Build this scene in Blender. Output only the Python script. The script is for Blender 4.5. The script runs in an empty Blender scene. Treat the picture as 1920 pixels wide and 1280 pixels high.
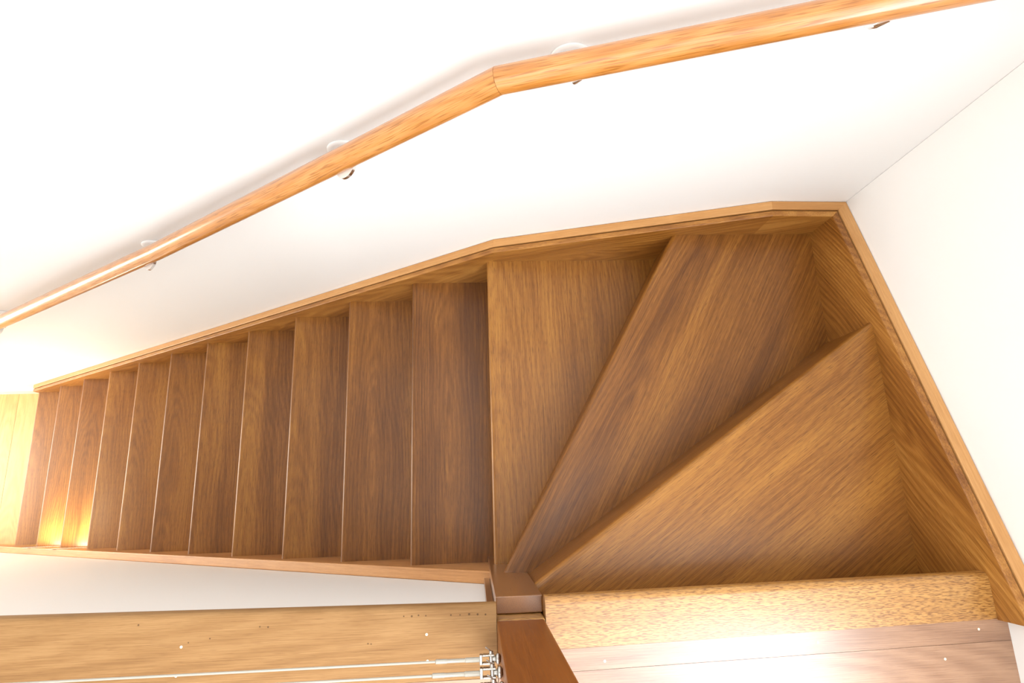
import bpy, bmesh, math, random
from mathutils import Vector, Matrix
random.seed(7)
S = bpy.context.scene
COL = S.collection

# ------------------------------------------------------------------ materials
def new_mat(name):
    m = bpy.data.materials.new(name); m.use_nodes = True
    nt = m.node_tree; nt.nodes.clear()
    out = nt.nodes.new('ShaderNodeOutputMaterial')
    b = nt.nodes.new('ShaderNodeBsdfPrincipled')
    nt.links.new(b.outputs[0], out.inputs[0])
    return m, nt, b

def srgb(r, g, b):
    f = lambda c: (c/255/12.92) if c/255 <= .04045 else ((c/255+.055)/1.055)**2.4
    return (f(r), f(g), f(b), 1)

def wood(name, dark, mid, light, pore, pore_amt=.55, ring_amt=.5, rough=.33, pore_len=42, pore_w=1300,
         ring_scale=30, coat=.0, coat_r=.28, vary=.12, stretch=1.0, pore_lo=.56, bump=.12, spec=.5, gain=1.0):
    dark, mid, light, pore = [tuple(c*gain for c in q[:3])+(1,) for q in (dark, mid, light, pore)]
    m, nt, b = new_mat(name)
    N = nt.nodes.new; L = nt.links.new
    tc = N('ShaderNodeTexCoord'); oi = N('ShaderNodeObjectInfo')
    tc_obj = N('ShaderNodeVectorMath'); tc_obj.operation = 'ADD'; L(tc.outputs['Object'], tc_obj.inputs[0])
    # a different stretch of timber for every board
    off = N('ShaderNodeCombineXYZ')
    for i, k in enumerate((37.0, 3.1, 1.7)):
        q = N('ShaderNodeMath'); q.operation = 'MULTIPLY'; q.inputs[1].default_value = k
        L(oi.outputs['Random'], q.inputs[0]); L(q.outputs[0], off.inputs[i])
    add = N('ShaderNodeVectorMath'); add.operation = 'ADD'
    L(tc.outputs['Object'], add.inputs[0]); L(off.outputs[0], add.inputs[1])
    def mapped(sx, sy, sz, src=None):
        mp = N('ShaderNodeVectorMath'); mp.operation = 'MULTIPLY'; mp.inputs[1].default_value = (sx, sy, sz)
        L((src or add).outputs[0], mp.inputs[0]); return mp
    def noise(vec, scale, detail=3, rgh=.55, dist=0):
        n = N('ShaderNodeTexNoise'); n.inputs['Scale'].default_value = scale; n.inputs['Detail'].default_value = detail
        n.inputs['Roughness'].default_value = rgh; n.inputs['Distortion'].default_value = dist
        L(vec.outputs[0], n.inputs['Vector']); return n
    # broad colour streaks along the grain
    nb = noise(mapped(.55*stretch, 7, 7), 1.6, 4, .6, .3)
    # growth figure: rings about a distant heart, warped slowly along the grain
    wv = noise(mapped(1.6*stretch, 5, 5), 1.0, 2, .5)
    wc = N('ShaderNodeVectorMath'); wc.operation = 'SCALE'; wc.inputs['Scale'].default_value = .10
    L(wv.outputs['Color'], wc.inputs[0])
    heart = N('ShaderNodeCombineXYZ')
    for i, (k, c) in enumerate(((.12, -.06), (-.16, .03), (0, .0))):
        q = N('ShaderNodeMath'); q.operation = 'MULTIPLY_ADD'; q.inputs[1].default_value = k; q.inputs[2].default_value = c
        L(oi.outputs['Random'], q.inputs[0]); L(q.outputs[0], heart.inputs[i])
    mp2 = mapped(.075, 1, 1, tc_obj)
    ad1 = N('ShaderNodeVectorMath'); ad1.operation = 'ADD'; L(mp2.outputs[0], ad1.inputs[0]); L(heart.outputs[0], ad1.inputs[1])
    ad2 = N('ShaderNodeVectorMath'); ad2.operation = 'ADD'; L(ad1.outputs[0], ad2.inputs[0]); L(wc.outputs[0], ad2.inputs[1])
    wa = N('ShaderNodeTexWave'); wa.wave_type = 'RINGS'; wa.rings_direction = 'Z'
    wa.inputs['Scale'].default_value = ring_scale; wa.inputs['Distortion'].default_value = 1.5
    wa.inputs['Detail'].default_value = 3; wa.inputs['Detail Scale'].default_value = 2.5
    L(ad2.outputs[0], wa.inputs['Vector'])
    # fine fibres + open pores
    nf = noise(mapped(8*stretch, 620, 620), 1.0, 3, .7)
    np_ = noise(mapped(pore_len, pore_w, pore_w), 1.0, 1, .5)
    pr = N('ShaderNodeMapRange'); pr.inputs['From Min'].default_value = pore_lo; pr.inputs['From Max'].default_value = pore_lo+.12
    L(np_.outputs['Fac'], pr.inputs['Value'])
    def math_(op, a, bb):
        q = N('ShaderNodeMath'); q.operation = op
        for i, v in enumerate((a, bb)):
            if isinstance(v, (int, float)): q.inputs[i].default_value = v
            else: L(v, q.inputs[i])
        return q.outputs[0]
    t = math_('MULTIPLY_ADD', nb.outputs['Fac'], .8); t.node.inputs[2].default_value = .1
    t = math_('ADD', t, math_('MULTIPLY', math_('SUBTRACT', wa.outputs['Fac'], .5), ring_amt*.35))
    t = math_('ADD', t, math_('MULTIPLY', math_('SUBTRACT', nf.outputs['Fac'], .5), .7))
    t = math_('ADD', t, math_('MULTIPLY', math_('SUBTRACT', oi.outputs['Random'], .5), vary*1.6))
    rp = N('ShaderNodeValToRGB'); e = rp.color_ramp.elements
    e[0].position = .27; e[0].color = dark; e[1].position = .74; e[1].color = light
    k = e.new(.5); k.color = mid
    L(t, rp.inputs['Fac'])
    mx = N('ShaderNodeMix'); mx.data_type = 'RGBA'; mx.blend_type = 'MIX'
    L(math_('MULTIPLY', pr.outputs[0], pore_amt), mx.inputs['Factor'])
    L(rp.outputs['Color'], mx.inputs[6]); mx.inputs[7].default_value = pore
    L(mx.outputs[2], b.inputs['Base Color'])
    rr = math_('ADD', math_('MULTIPLY', nf.outputs['Fac'], .12), rough-.06)
    L(rr, b.inputs['Roughness'])
    b.inputs['Specular IOR Level'].default_value = spec
    b.inputs['Coat Weight'].default_value = coat; b.inputs['Coat Roughness'].default_value = coat_r
    bp = N('ShaderNodeBump'); bp.inputs['Strength'].default_value = bump; bp.inputs['Distance'].default_value = .001
    L(math_('SUBTRACT', nf.outputs['Fac'], math_('MULTIPLY', pr.outputs[0], .8)), bp.inputs['Height'])
    L(bp.outputs[0], b.inputs['Normal'])
    return m

def paint(name, col, rough=.6, bump=.02, spec=.3):
    m, nt, b = new_mat(name)
    N = nt.nodes.new; L = nt.links.new
    tc = N('ShaderNodeTexCoord'); n = N('ShaderNodeTexNoise'); n.inputs['Scale'].default_value = 240; n.inputs['Detail'].default_value = 2
    L(tc.outputs['Object'], n.inputs['Vector'])
    bp = N('ShaderNodeBump'); bp.inputs['Strength'].default_value = bump; bp.inputs['Distance'].default_value = .001
    L(n.outputs['Fac'], bp.inputs['Height']); L(bp.outputs[0], b.inputs['Normal'])
    n2 = N('ShaderNodeTexNoise'); n2.inputs['Scale'].default_value = 1.3
    L(tc.outputs['Object'], n2.inputs['Vector'])
    rp = N('ShaderNodeValToRGB'); e = rp.color_ramp.elements
    e[0].color = tuple(c*.985 for c in col[:3])+(1,); e[1].color = col
    L(n2.outputs['Fac'], rp.inputs['Fac']); L(rp.outputs['Color'], b.inputs['Base Color'])
    b.inputs['Roughness'].default_value = rough; b.inputs['Specular IOR Level'].default_value = spec
    return m

def metal(name, col, rough):
    m, nt, b = new_mat(name)
    N = nt.nodes.new; L = nt.links.new
    b.inputs['Metallic'].default_value = 1; b.inputs['Base Color'].default_value = col
    tc = N('ShaderNodeTexCoord'); n = N('ShaderNodeTexNoise'); n.inputs['Scale'].default_value = 300
    L(tc.outputs['Object'], n.inputs['Vector'])
    mr = N('ShaderNodeMapRange'); mr.inputs['To Min'].default_value = rough*.8; mr.inputs['To Max'].default_value = rough*1.2
    L(n.outputs['Fac'], mr.inputs['Value']); L(mr.outputs[0], b.inputs['Roughness'])
    return m

TREAD = wood('tread_timber', srgb(101, 59, 17), srgb(138, 87, 33), srgb(170, 116, 49), srgb(76, 43, 11), .6, .24, .36, spec=.3, coat=.25, coat_r=.22, gain=.92)
STRING = wood('string_timber', srgb(128, 76, 22), srgb(174, 116, 48), srgb(206, 150, 74), srgb(112, 64, 20), .5, .35, .4, gain=.86)
CAP = wood('string_edge_timber', srgb(172, 118, 62), srgb(192, 140, 82), srgb(206, 156, 98), srgb(152, 100, 50), .3, .1, .42)
INNER = wood('inner_string_timber', srgb(164, 110, 60), srgb(194, 140, 86), srgb(212, 160, 106), srgb(150, 98, 50), .3, .1, .4)
NEWEL = wood('newel_timber', srgb(110, 66, 25), srgb(134, 85, 36), srgb(154, 102, 48), srgb(86, 50, 17), .4, .1, .3, coat=1)
POST = wood('post_timber', srgb(110, 56, 12), srgb(134, 74, 20), srgb(154, 90, 32), srgb(196, 130, 60), .35, .1, .36, pore_lo=.68, gain=.9)
RAIL = wood('handrail_timber', srgb(158, 94, 30), srgb(188, 124, 58), srgb(204, 142, 80), srgb(136, 80, 18), .7, .4, .3, pore_len=22, pore_w=420, vary=.04, coat=.6, coat_r=.14)
NOSE = wood('landing_nosing_timber', srgb(152, 102, 44), srgb(176, 128, 64), srgb(192, 148, 84), srgb(112, 68, 20), .85, .15, .34, pore_len=90, pore_w=800, pore_lo=.49, coat=.8, coat_r=.36)
BOARD = wood('floor_board_timber', srgb(112, 76, 52), srgb(138, 100, 72), srgb(160, 122, 92), srgb(100, 64, 42), .3, .4, .3, ring_scale=22, vary=.35, coat=1, coat_r=.3)
EDGE = wood('void_edge_timber', srgb(122, 86, 48), srgb(144, 106, 64), srgb(162, 124, 80), srgb(106, 70, 38), .3, .3, .5, ring_scale=22, spec=.25, gain=.95)
HALL = wood('hall_floor_timber', srgb(180, 132, 66), srgb(204, 158, 90), srgb(218, 178, 114), srgb(164, 114, 52), .3, .3, .3, coat=.6)
WHITE = paint('white_wall_paint', (.86, .855, .84, 1))
CEIL = paint('white_ceiling_paint', (.88, .88, .87, 1))
GLOSSW = paint('white_gloss_trim', (.88, .87, .84, 1), .3, .0, .5)
STEEL = metal('brushed_stainless', (.52, .5, .46, 1), .28)
CHROME = metal('polished_chrome', (.86, .86, .86, 1), .16)
WIRE = paint('stainless_wire', (.40, .375, .32, 1), .35, .0, .5)
FILL = paint('nail_filler', (.9, .78, .58, 1), .5, 0)
for n in [x for x in WIRE.node_tree.nodes if x.type == 'BSDF_PRINCIPLED']: n.inputs['Metallic'].default_value = .35

# ------------------------------------------------------------------ helpers
def empty(name, loc, label=None, cat=None, group=None):
    o = bpy.data.objects.new(name, None); COL.objects.link(o); o.location = loc
    o.empty_display_size = .1
    if label: o['label'] = label
    if cat: o['category'] = cat
    if group: o['group'] = group
    return o

def world_mat(o):
    m = o.matrix_basis.copy()
    while o.parent:
        o = o.parent; m = o.matrix_basis @ m
    return m

def frame(grain, normal):
    x = Vector(grain).normalized(); z = Vector(normal)
    z = (z - x*z.dot(x)).normalized(); y = z.cross(x)
    return Matrix((x, y, z)).transposed().to_4x4()

def link_mesh(name, bm, mat, parent=None, grain=(1, 0, 0), normal=(0, 0, 1), smooth=False, label=None, kind=None, origin=None):
    """bm holds world coordinates; the object's local x runs along the grain."""
    c = Vector(origin) if origin else sum((v.co for v in bm.verts), Vector())/len(bm.verts)
    M = Matrix.Translation(c) @ frame(grain, normal)
    bm.transform(M.inverted())
    bmesh.ops.recalc_face_normals(bm, faces=bm.faces)
    me = bpy.data.meshes.new(name); bm.to_mesh(me); bm.free()
    me.materials.append(mat)
    if smooth:
        for p in me.polygons: p.use_smooth = True
        try: me.set_sharp_from_angle(angle=math.radians(40))
        except Exception: pass
    o = bpy.data.objects.new(name, me); COL.objects.link(o)
    if parent:
        o.parent = parent; o.matrix_basis = world_mat(parent).inverted() @ M
    else: o.matrix_basis = M
    if label: o['label'] = label
    if kind: o['kind'] = kind
    return o

def prism(bm, pts, vec):
    """extrude the 3-D polygon pts along vec; returns (bottom verts, top verts)"""
    v0 = [bm.verts.new(p) for p in pts]; v1 = [bm.verts.new(Vector(p)+Vector(vec)) for p in pts]
    bm.faces.new(v0); bm.faces.new(v1); n = len(pts)
    for i in range(n): bm.faces.new((v0[i], v0[(i+1) % n], v1[(i+1) % n], v1[i]))
    return v0, v1

def box(bm, x0, x1, y0, y1, z0, z1):
    return prism(bm, [(x0, y0, z0), (x1, y0, z0), (x1, y1, z0), (x0, y1, z0)], (0, 0, z1-z0))

def bevel(bm, edges, off, seg=3):
    bmesh.ops.bevel(bm, geom=list(edges), offset=off, segments=seg, affect='EDGES', profile=.5, clamp_overlap=True)

def box_obj(name, dims, mat, parent=None, bev=.0015, **kw):
    bm = bmesh.new(); box(bm, *dims)
    if bev: bevel(bm, bm.edges[:], bev, 2)
    return link_mesh(name, bm, mat, parent, **kw)

def slab(poly, z1, z0, nose=None, r=.011, name='tread', mat=None, parent=None, grain=(0, 1, 0), label=None):
    """a board with plan outline poly between z0 and z1; edge (nose[0], nose[1]) of the outline is rounded over"""
    bm = bmesh.new()
    lo, hi = prism(bm, [(x, y, z0) for x, y in poly], (0, 0, z1-z0))
    if nose:
        ed = [bm.edges.get((lo[a], lo[b])) for a, b in nose]+[bm.edges.get((hi[a], hi[b])) for a, b in nose]
        bevel(bm, ed, r, 4)
    return link_mesh(name, bm, mat, parent, grain, smooth=True, label=label)

def tube(bm, pts, r, seg=16, caps=True, ref=None):
    pts = [Vector(p) for p in pts]; rings = []
    for i, p in enumerate(pts):
        a = (pts[i]-pts[i-1]).normalized() if i else None
        b = (pts[i+1]-pts[i]).normalized() if i < len(pts)-1 else None
        t = ((a or b)+(b or a)).normalized()
        u = t.cross(Vector((0, 0, 1)))
        if u.length < .05: u = t.cross(Vector((0, 1, 0)))
        u.normalize(); w = u.cross(t)
        k = 1/max(.5, (a or b).dot(t))
        rr = r[i] if hasattr(r, '__len__') else r
        rings.append([bm.verts.new(p+(u*math.cos(2*math.pi*j/seg)+w*math.sin(2*math.pi*j/seg))*rr) for j in range(seg)])
    for i in range(len(rings)-1):
        for j in range(seg):
            bm.faces.new((rings[i][j], rings[i][(j+1) % seg], rings[i+1][(j+1) % seg], rings[i+1][j]))
    if caps: bm.faces.new(rings[0]); bm.faces.new(rings[-1])

# ------------------------------------------------------------------ dimensions (metres; z = 0 on the lowest winder tread)
R, G = .175, .2285               # rise, going
YB, YW = .8256, .8646            # face of the wall string, face of the back wall
XR, XW = .8546, .8953            # face of the right string, face of the right wall
T = .030                         # tread thickness
NB = .0125                       # back face of the newel
NX0, NX1 = -.0125, .069
ZL = 3*R                         # landing level
ZF = -12*R                       # hall floor level

stair = empty('staircase', (0, .4, ZF), 'varnished brown timber winder staircase curving down from the pale landing to the hall floor', 'staircase')

# straight treads
OV = .034
for k in range(1, 12):
    z = -k*R; x0 = -k*G; x1 = -(k-1)*G+OV
    if k == 1: poly = [(x0, 0), (NX0, 0), (NX0, NB), (x1, NB), (x1, YB), (x0, YB)]; nose = [(5, 0)]
    else: poly = [(x0, 0), (x1, 0), (x1, YB), (x0, YB)]; nose = [(3, 0)]
    slab(poly, z, z-T, nose, name='tread', mat=TREAD, parent=stair, grain=(0, 1, 0))
# risers, set back under each nosing
def riser(p, q, z0, z1, mat=TREAD):
    p = Vector((*p, 0)); q = Vector((*q, 0)); d = (q-p).normalized(); n = Vector((-d.y, d.x, 0))*.016
    bm = bmesh.new(); prism(bm, [(p.x, p.y, z0), (q.x, q.y, z0), (q.x, q.y, z1), (p.x, p.y, z1)], n)
    link_mesh('riser', bm, mat, stair, d, n)
for k in range(1, 12):
    x = -k*G+.016
    riser((x+.0155, 0), (x+.0155, YB), -(k+1)*R if k < 11 else ZF, -k*R-T)
riser((.032, NB), (.032, YB), -R, -T)

# winder treads (plan outlines)
n2a, n2b = Vector((.0165, NB)), Vector((.4835, YB))      # nosing of the kite winder
n1a, n1b = Vector((NX1, .011)), Vector((XR, .534))       # nosing of the top winder
d2 = (n2b-n2a).normalized(); d1 = (n1b-n1a).normalized()
o2 = Vector((d2.y, -d2.x)); o1 = Vector((d1.y, -d1.x))   # towards the next step up
slab([(0, NB), (.052, NB), (.4835+.04, YB), (0, YB)], 0, -T, [(3, 0)], name='tread', mat=TREAD, parent=stair, grain=(0, 1, 0),
     label='widest of the square-fronted treads, tapering to the newel')
slab([tuple(n2a), (NX1, NB), (NX1, -.012), (XR, .534-.043), (XR, YB), tuple(n2b)], R, R-T, [(5, 0)], r=.012, name='tread', mat=TREAD,
     parent=stair, grain=(*d2, 0), label='kite-shaped corner winder tread with a golden streak')
slab([tuple(n1a), (NX1, -.012), (XR, -.012), tuple(n1b)], 2*R, 2*R-T, [(3, 0)], r=.012, name='tread', mat=TREAD,
     parent=stair, grain=(*d1, 0), label='triangular top winder tread below the landing')
p = n2a+o2*.026; q = n2b+o2*.026; riser((p.x+.012, NB), (q.x-.001, YB), 0, R-T)
p = n1a+o1*.026; q = n1b+o1*.026; riser((NX1+.002, p.y), (XR, q.y), R, 2*R-T)
riser((NX1, -.028), (XR, -.028), 2*R, ZL-.032)

# wall strings: an inner board and a slim outer edge board with a groove between, in mitred lengths
def strip(name, top, plane, a0, a1, depth, mat, grain=None, label=None, ends=(0, 0), dz=0, flat=None):
    """top: two (s, z) points along the string; 'xz': s is x, thickness y a0..a1; 'yz': s is y, thickness x a0..a1"""
    (s0, z0), (s1, z1) = top; lo0 = max(z0-depth, flat if flat is not None else -99); lo1 = z1-depth
    pr = [(s0, lo0), (s1, lo1), (s1, z1+dz), (s0, z0+dz)]
    bm = bmesh.new()
    if plane == 'xz':
        v0, v1 = prism(bm, [(s, a0, z) for s, z in pr], (0, a1-a0, 0)); g = (s1-s0, 0, z1-z0); n = (0, -1, 0)
        for v in bm.verts:                       # end mitres: shift along the run with the depth into the wall
            t = (v.co.y-YB)
            if abs(v.co.x-s0) < 1e-5: v.co.x += ends[0]*t
            elif abs(v.co.x-s1) < 1e-5: v.co.x += ends[1]*t
    else:
        v0, v1 = prism(bm, [(a0, s, z) for s, z in pr], (a1-a0, 0, 0)); g = (0, s1-s0, z1-z0); n = (-1, 0, 0)
        for v in bm.verts:
            t = (v.co.x-XR)
            if abs(v.co.y-s0) < 1e-5: v.co.y += ends[0]*t
            elif abs(v.co.y-s1) < 1e-5: v.co.y += ends[1]*t
    bevel(bm, [bm.edges.get((v0[2], v0[3])), bm.edges.get((v1[2], v1[3]))], .002, 2)
    return link_mesh(name, bm, mat, stair, grain or g, n, label=label)

YG0, YG1 = .8400, .8427          # groove in the back strings
XG0, XG1 = XR+.0145, XR+.0172    # groove in the right string
runs = [((-2.522, -1.897), (.0174, .0640), (0, 0)), ((.0174, .0640), (.700, .2835), (0, 0)), ((.700, .2835), (XR, .2795), (0, (XW-XR)/(YW-YB)))]
for (a, b, en) in runs:
    strip('wall_string', (a, b), 'xz', YB, YG0, .36, STRING, ends=en, flat=ZF,
          grain=(.93, 0, .36) if a[0] > 0 else None)
    strip('string_edge_board', (a, b), 'xz', YG1, YW, .34, CAP, ends=en, dz=.0022, flat=ZF)
rr0, rr1 = (YB, .2795), (-.055, .588)
strip('wall_string', (rr1, rr0), 'yz', XR, XG0, .42, STRING, ends=(0, (YW-YB)/(XW-XR)), grain=(0, -.8, .62))
strip('string_edge_board', (rr1, rr0), 'yz', XG1, XW, .40, CAP, ends=(0, (YW-YB)/(XW-XR)), dz=.0022)

# inner string beside the plaster wall, and the squat newel that carries both flights
bm = bmesh.new()
i0, i1 = (-2.75, -1.7864-.7511*(2.75-2.4231)), (NX0, .0164+.7511*(.023+NX0))
lo = lambda s: max(ZF, i0[1]+.7511*(s-i0[0])-.30)
pr = [(i0[0], lo(i0[0])), (i1[0], lo(i1[0])), i1, i0]
v0, v1 = prism(bm, [(s, -.031, z) for s, z in pr], (0, .031, 0))
bevel(bm, [bm.edges.get((v0[2], v0[3])), bm.edges.get((v1[2], v1[3]))], .003, 2)
link_mesh('inner_string', bm, INNER, stair, (1, 0, .75), (0, 0, 1))
box_obj('newel', (NX0, NX1, -.0165, NB, -R-.25, .482), NEWEL, stair, .002, grain=(0, 0, 1), normal=(0, 1, 0))
box_obj('newel_batten', (-.0265, NX0-.0003, -.031, -.0166, -.02, .47), NEWEL, stair, .001, grain=(0, 0, 1), normal=(0, 1, 0))
box_obj('nosing_return', (NX0, NX1-.0005, -.0900, -.0172, .40, ZL), NOSE, stair, .004, normal=(0, 1, 0))

# landing nosing: thick rounded board at the head of the stair
slab([(NX1, .0166), (NX1, -.0665), (.8571, -.0535), (.8571, .0236)], ZL, ZL-.032, [(3, 0)], r=.0135, name='landing_nosing', mat=NOSE,
     parent=stair, grain=(1, 0, 0), label='pale speckled nosing board along the landing')

for x, z in ((-1.935, -1.490), (-2.165, -1.665)):    # unseen plates, added to house the lamps that brighten two low treads
    box_obj('added_step_light', (x-.108, x+.108, .0002, .0032, z-.022, z+.022), STEEL, stair, .001, normal=(0, 1, 0))

# ------------------------------------------------------------------ upper floor
floor = empty('floor', (0, -.5, ZL-.04)); floor['kind'] = 'structure'
XL, XF = -2.75, .8720            # left end of the void, face of the right skirting
YFRONT = -3.0
# boards at the head of the stair, right of the post
b1 = lambda x: -.0665+(x-NX1)*.0165 if x > 0 else -.1035          # joint behind the nosing board
b2 = lambda x: -.1015+(x-.13)*.0172 if x > .1 else -.1040
def board(x0, x1, ya0, ya1, yb0, yb1, mat=BOARD, name='floor_board', nose=None, label=None, r=.011, th=.022):
    g = .00025
    return slab([(x0, ya0-g), (x0, yb0+g), (x1, yb1+g), (x1, ya1-g)], ZL, ZL-th, nose, r=r, name=name, mat=mat, parent=floor, grain=(1, 0, 0), label=label)
rb1 = board(NX1+.0005, XF, -.0665, -.0530, -.1010, -.0878)
rb2 = board(NX1+.0005, XF, -.1010, -.0878, -.2230, -.2230)
lb1 = board(XL, NX0-.0005, .0209+.031, .0087, -.1037, -.1035, mat=EDGE, nose=[(3, 0)], r=.010, th=.032, label='golden edge board along the stair void')
lb2 = board(XL, NX0-.0005, -.1037, -.1035, -.2230, -.2230)
board(NX0+.0005, NX1-.0005, -.0900, -.0900, -.2230, -.2230)
y = -.2230
i = 0
while y > YFRONT:
    w = .125; y2 = max(y-w, YFRONT)
    xs = [-4.2, -2.4+.9*((i*37) % 5)/5, XF]
    for a, b_ in zip(xs, xs[1:]): board(a+.0005, b_-.0005, y, y, y2, y2)
    y = y2; i += 1
for yy in (.87, .70, .5, .3, .1):                                   # beyond the far end of the void
    board(-4.2, XL-.0005, min(yy, .8640), min(yy, .8640), yy-.19, yy-.19)
board(-4.2, XL-.0005, -.09, -.09, -.2230, -.2230)
def nails(parent, pts):
    bm = bmesh.new()
    for (x, y) in pts:
        bmesh.ops.create_circle(bm, cap_ends=True, segments=8, radius=.0022, matrix=Matrix.Translation((x, y, ZL+.0004)))
    link_mesh('nail_filler', bm, FILL, parent)
nails(rb1, [(.1632, -.0871), (.5278, -.0758), (.8168, -.0681)])
nails(rb2, [(.3427, -.1193), (.7463, -.1116)])
nails(lb1, [(-.1277, -.0336), (-.5154, -.0343), (-.1262, -.0733), (-.5194, -.0759)])

MARK = paint('dark_mark', (.12, .06, .02, 1), .6, 0)
bm = bmesh.new()
for (mx_, my_, mr) in ((-.165, -.0045, .0012), (-.152, -.0050, .0016), (-.141, -.0040, .0014), (-.129, -.0052, .0012), (-.088, -.0060, .0015),
                       (-.073, -.0065, .0012), (-.058, -.0060, .0019), (-.044, -.0068, .0017), (-.031, -.0075, .0015),
                       (-.222, -.0430, .0013), (-.217, -.0438, .0012), (-.472, -.0240, .0013), (-.505, -.0285, .0012), (-.585, .0010, .0015),
                       (-.395, -.0100, .0013), (-.382, -.0110, .0015)):
    bmesh.ops.create_circle(bm, cap_ends=True, segments=8, radius=mr, matrix=Matrix.Translation((mx_, my_, ZL+.0003)))
link_mesh('surface_mark', bm, MARK, lb1)

# ------------------------------------------------------------------ hall floor, walls, ceilings, skirtings
hall = empty('floor_lower', (-3, .4, ZF-.03)); hall['kind'] = 'structure'
x = -2.48; i = 0
while x > -4.2:
    bm = bmesh.new(); box(bm, max(x-.13, -4.2)+.0006, x-.0006, -.6, YW, ZF-.022, ZF)
    link_mesh('floor_board', bm, HALL, hall, (0, 1, 0)); x -= .13
box_obj('floor_slab', (-4.2, XW, -.6, YW, ZF-.2, ZF-.0225), CEIL, hall, 0)

def struct(name, boxes, mat, **kw):
    bm = bmesh.new()
    for b_ in boxes: box(bm, *b_)
    o = link_mesh(name, bm, mat, kind='structure', **kw); return o
ZC = 2.95
struct('wall_back', [(-4.4, 1.1, YW+.0006, YW+.15, ZF-.2, ZC+.1)], WHITE)
WY0, WY1, WZ0, WZ1 = -1.55, -.06, 1.12, 2.90        # window in the right wall
struct('wall_right', [(XW+.0006, XW+.15, YFRONT-.15, WY0, ZF-.2, ZC+.1), (XW+.0006, XW+.15, WY1, YW, ZF-.2, ZC+.1),
                      (XW+.0006, XW+.15, WY0, WY1, ZF-.2, WZ0), (XW+.0006, XW+.15, WY0, WY1, WZ1, ZC+.1)], WHITE)
FX0, FX1, FZ0, FZ1 = -2.6, .3, ZL+.3, 2.75           # window in the front wall
struct('wall_front', [(-4.4, FX0, YFRONT-.15, YFRONT, ZL-.3, ZC+.1), (FX1, XW, YFRONT-.15, YFRONT, ZL-.3, ZC+.1),
                      (FX0, FX1, YFRONT-.15, YFRONT, ZL-.3, FZ0), (FX0, FX1, YFRONT-.15, YFRONT, FZ1, ZC+.1)], WHITE)
DY0, DY1, DZ1 = .02, .80, -.05                        # glazed hall door
struct('wall_left', [(-4.4, -4.2, YFRONT, YW, DZ1, ZC+.1), (-4.4, -4.2, -.6, DY0, ZF-.2, DZ1), (-4.4, -4.2, DY1, YW, ZF-.2, DZ1)], WHITE)
struct('wall_inner', [(-2.75, -.0268, -.131, -.0312, ZF, ZL-.0325)], WHITE)
struct('wall_lower', [(-4.2, XW, -.75, -.6, ZF-.2, ZL-.05)], WHITE)
SX0, SX1, SY0, SY1 = -2.5, .15, -1.8, -.25            # skylight in front of the stair
struct('ceiling', [(-4.4, SX0, YFRONT-.15, YW, ZC, ZC+.1), (SX1, XW+.15, YFRONT-.15, YW, ZC, ZC+.1),
                   (SX0, SX1, YFRONT-.15, SY0, ZC, ZC+.1), (SX0, SX1, SY1, YW, ZC, ZC+.1)], CEIL)
struct('ceiling_lower', [(-4.2, XL-.001, -.6, YW, .22, ZL-.05)], CEIL)
struct('baseboard_back', [(-4.2, -2.5235, YW-.0146, YW, ZF, ZF+.10)], GLOSSW)
struct('baseboard_right', [(XF, XW, YFRONT, -.0555, ZL-.03, ZL+.11)], GLOSSW)
def window(name, boxes):
    struct(name, boxes, GLOSSW)
fw = .05
window('window_1', [(XW+.04, XW+.09, WY0, WY0+fw, WZ0, WZ1), (XW+.04, XW+.09, WY1-fw, WY1, WZ0, WZ1),
                    (XW+.04, XW+.09, WY0+fw, WY1-fw, WZ0, WZ0+fw), (XW+.04, XW+.09, WY0+fw, WY1-fw, WZ1-fw, WZ1)])
window('window_2', [(FX0, FX0+fw, YFRONT-.1, YFRONT-.05, FZ0, FZ1), (FX1-fw, FX1, YFRONT-.1, YFRONT-.05, FZ0, FZ1),
                    (FX0+fw, FX1-fw, YFRONT-.1, YFRONT-.05, FZ0, FZ0+fw), (FX0+fw, FX1-fw, YFRONT-.1, YFRONT-.05, FZ1-fw, FZ1),
                    (-1.175, -1.125, YFRONT-.1, YFRONT-.05, FZ0+fw, FZ1-fw)])

# ------------------------------------------------------------------ handrail on its brackets
YR, RR = .8046, .0215
rail = empty('handrail', (0, YR, .75), 'round orange timber handrail with a kink, on brackets along the white wall', 'handrail')
P = [Vector((-2.62, YR, -1.178)), Vector((-.835, YR, .1395)), Vector((.0034, YR, .7989)), Vector((.4807, YR, .9461)), Vector((.845, YR, 1.066))]
def rail_section(a, b, pa=None, pb=None):
    """a turned length from a to b, its ends cut on the joint plane with the neighbouring length"""
    d = (b-a).normalized(); bm = bmesh.new(); seg = 40
    u = Vector((0, 1, 0)); w = u.cross(d).normalized(); rings = []
    na = ((a-pa).normalized()+d).normalized() if pa else d
    nb = ((pb-b).normalized()+d).normalized() if pb else d
    L_ = (b-a).length; n = max(2, int(L_/.12))
    for i in range(n+1):
        ring = []
        for j in range(seg):
            t = 2*math.pi*j/seg
            off = u*math.cos(t)*RR+w*math.sin(t)*RR
            p = a+d*(L_*i/n)+off
            if i == 0: p -= d*((p-a).dot(na)/d.dot(na))-d*.0003
            if i == n: p -= d*((p-b).dot(nb)/d.dot(nb))+d*.0003
            ring.append(bm.verts.new(p))
        rings.append(ring)
    for i in range(n):
        for j in range(seg): bm.faces.new((rings[i][j], rings[i][(j+1) % seg], rings[i+1][(j+1) % seg], rings[i+1][j]))
    bm.faces.new(rings[0]); bm.faces.new(rings[-1])
    link_mesh('rail_section', bm, RAIL, rail, d, (0, 0, 1), smooth=True)
rail_section(P[0], P[1]); rail_section(P[1], P[2], None, P[4]); rail_section(P[2], P[4], P[1], None)

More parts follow.
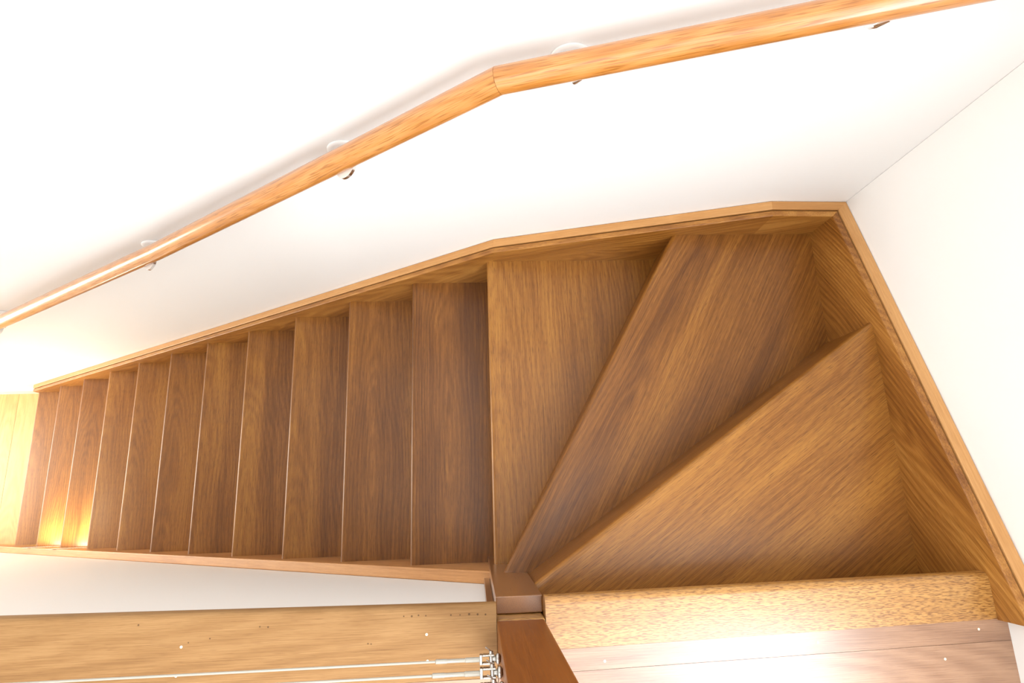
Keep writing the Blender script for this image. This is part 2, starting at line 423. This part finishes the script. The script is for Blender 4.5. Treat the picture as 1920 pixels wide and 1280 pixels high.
def rail_z(x):
    for a, b in zip(P, P[1:]):
        if a.x <= x <= b.x: return a.z+(b.z-a.z)*(x-a.x)/(b.x-a.x)
for x in (-2.28, -1.700, -.893, -.2935, .1226, .530):
    zr = rail_z(x); zc = zr-.058
    d = Vector((1, 0, (rail_z(x+.01)-rail_z(x-.01))/.02)).normalized(); n = d.cross(Vector((0, 1, 0))); n = n if n.z < 0 else -n
    bm = bmesh.new()                                   # curved arm
    c = Vector((x, YR, zr))+n*(RR+.004)
    tube(bm, [(x, YW-.006, zc), (x, YW-.026, zc), (x, YW-.042, zc+.002), (x, YR+.010, zc+.008), (x, YR+.003, zc+.018), tuple(c)], .0055, 14)
    br = link_mesh('bracket', bm, CHROME, rail, (0, 1, 0), smooth=True)
    if x < 0:                                          # round saddle under the sloping rail
        bm = bmesh.new()
        c0 = Vector((x, YR, zr))+n*(RR-.003)
        tube(bm, [c0, c0+n*.0060, c0+n*.0075], [.0262, .0262, .0240], 36)
        sd = link_mesh('saddle', bm, CHROME, br, d, n, smooth=True)
        sd.data.materials.append(GLOSSW)
        for p in sd.data.polygons:
            if p.normal.z < -.9: p.material_index = 1
    bm = bmesh.new()                                   # round wall plate, edge softened
    tube(bm, [(x, YW, zc), (x, YW-.0030, zc), (x, YW-.0052, zc), (x, YW-.0056, zc)], [.035, .035, .0325, .027], 40)
    link_mesh('wall_plate', bm, WHITE, br, (0, 1, 0), smooth=True)

# ------------------------------------------------------------------ wire balustrade
bal = empty('wire_balustrade', ((NX0+NX1)/2, -.046, ZL), 'dark reddish timber post with stainless wires along the golden void edge', 'balustrade')
box_obj('post', (NX0, .0665, -.0750, -.0182, ZL+.0003, ZL+1.0), POST, bal, .0025, grain=(0, 0, 1), normal=(0, 1, 0))
YC = -.040
for z in (.668, .735, .802):
    bm = bmesh.new()
    tube(bm, [(-2.74, YC, z), (-.10, YC, z)], .0017, 10)
    cab = link_mesh('cable', bm, WIRE, bal, smooth=True)
    bm = bmesh.new()                                   # swaged terminal, in three steps
    tube(bm, [(-.1045, YC, z), (-.1035, YC, z), (-.0885, YC, z), (-.0880, YC, z), (-.0625, YC, z), (-.0620, YC, z), (-.0425, YC, z)],
         [.0018, .0032, .0032, .0028, .0028, .0034, .0034], 14)
    link_mesh('swage_terminal', bm, WIRE, cab, smooth=True)
    bm = bmesh.new()                                   # fork: back, two cheeks
    box(bm, -.0425, -.0385, YC-.0065, YC+.0065, z-.005, z+.005)
    box(bm, -.0385, -.0215, YC-.0065, YC-.0040, z-.005, z+.005)
    box(bm, -.0385, -.0215, YC+.0040, YC+.0065, z-.005, z+.005)
    bevel(bm, bm.edges[:], .0007, 1)
    link_mesh('fork', bm, STEEL, cab)
    bm = bmesh.new()                                   # clevis pin with a bent split pin
    tube(bm, [(-.0260, YC-.0105, z), (-.0260, YC+.0105, z)], .0030, 12)
    tube(bm, [(-.0260, YC+.0090, z), (-.0290, YC+.0130, z+.003), (-.0340, YC+.0165, z+.004)], .0010, 6)
    link_mesh('clevis_pin', bm, STEEL, cab, smooth=True)
    bm = bmesh.new()                                   # eye screwed into the post with a domed collar
    bmesh.ops.create_uvsphere(bm, u_segments=16, v_segments=10, radius=.0078,
                              matrix=Matrix.Translation((NX0-.004, YC, z)) @ Matrix.Diagonal((.6, 1, 1, 1)))
    tube(bm, [(NX0-.004, YC, z), (-.0240, YC, z)], .0036, 12)
    link_mesh('eye_bolt', bm, STEEL, cab, smooth=True)

# ------------------------------------------------------------------ light
def area(name, loc, rot, sx, sy, power, col, spread=180):
    l = bpy.data.lights.new(name, 'AREA'); l.shape = 'RECTANGLE'; l.size = sx; l.size_y = sy; l.energy = power; l.color = col
    l.spread = math.radians(spread)
    o = bpy.data.objects.new(name, l); COL.objects.link(o); o.location = loc; o.rotation_euler = rot; return o
area('daylight_side', (XW+.02, (WY0+WY1)/2, (WZ0+WZ1)/2), (0, math.radians(90), 0), WZ1-WZ0-.1, WY1-WY0-.1, 150, (.93, .97, 1))
area('daylight_sky', ((SX0+SX1)/2, (SY0+SY1)/2, ZC+.09), (0, 0, 0), SX1-SX0, SY1-SY0, 50, (1, .99, .97))
area('daylight_front', ((FX0+FX1)/2, YFRONT-.02, (FZ0+FZ1)/2), (math.radians(90), 0, 0), FX1-FX0-.1, FZ1-FZ0-.1, 40, (1, .99, .97))
area('daylight_door', (-4.19, (DY0+DY1)/2, (ZF+DZ1)/2), (0, math.radians(-90), 0), DZ1-ZF, DY1-DY0, 85, (1, .91, .79))
def spot(name, loc, power, col, size=2.4, r=.06):
    l = bpy.data.lights.new(name, 'SPOT'); l.energy = power; l.color = col; l.spot_size = size; l.spot_blend = .6; l.shadow_soft_size = r
    o = bpy.data.objects.new(name, l); COL.objects.link(o); o.location = loc; return o
spot('hall_downlight', (-3.05, .12, .20), 30, (1, .76, .46), r=.16)

area('added_step_light', (-1.935, .004, -1.490), (math.radians(84), 0, 0), .20, .03, 6.5, (1, .92, .74))  # added pair of unseen lamps for the warm glow on two low treads
area('added_step_light', (-2.165, .004, -1.665), (math.radians(84), 0, 0), .20, .03, 6.5, (1, .92, .74))

w = bpy.data.worlds.new('sky'); S.world = w; w.use_nodes = True
w.node_tree.nodes['Background'].inputs[0].default_value = (.9, .95, 1, 1); w.node_tree.nodes['Background'].inputs[1].default_value = 1.0

# ------------------------------------------------------------------ camera
cd = bpy.data.cameras.new('camera'); cam = bpy.data.objects.new('camera', cd); COL.objects.link(cam)
cd.sensor_width = 36; cd.lens = 36*1122.833/1920; cd.clip_start = .02
rm = Matrix(((.9977, .0175, -.0654), (-.0330, .9692, -.2440), (.0591, .2456, .9676)))
cam.matrix_world = Matrix.Translation((-.04415, .18678, 1.59748)) @ rm.to_quaternion().to_matrix().to_4x4()
S.camera = cam
S.view_settings.view_transform = 'Standard'; S.view_settings.look = 'None'; S.view_settings.gamma = 1
S.view_settings.use_curve_mapping = False
S.view_settings.exposure = -0.33
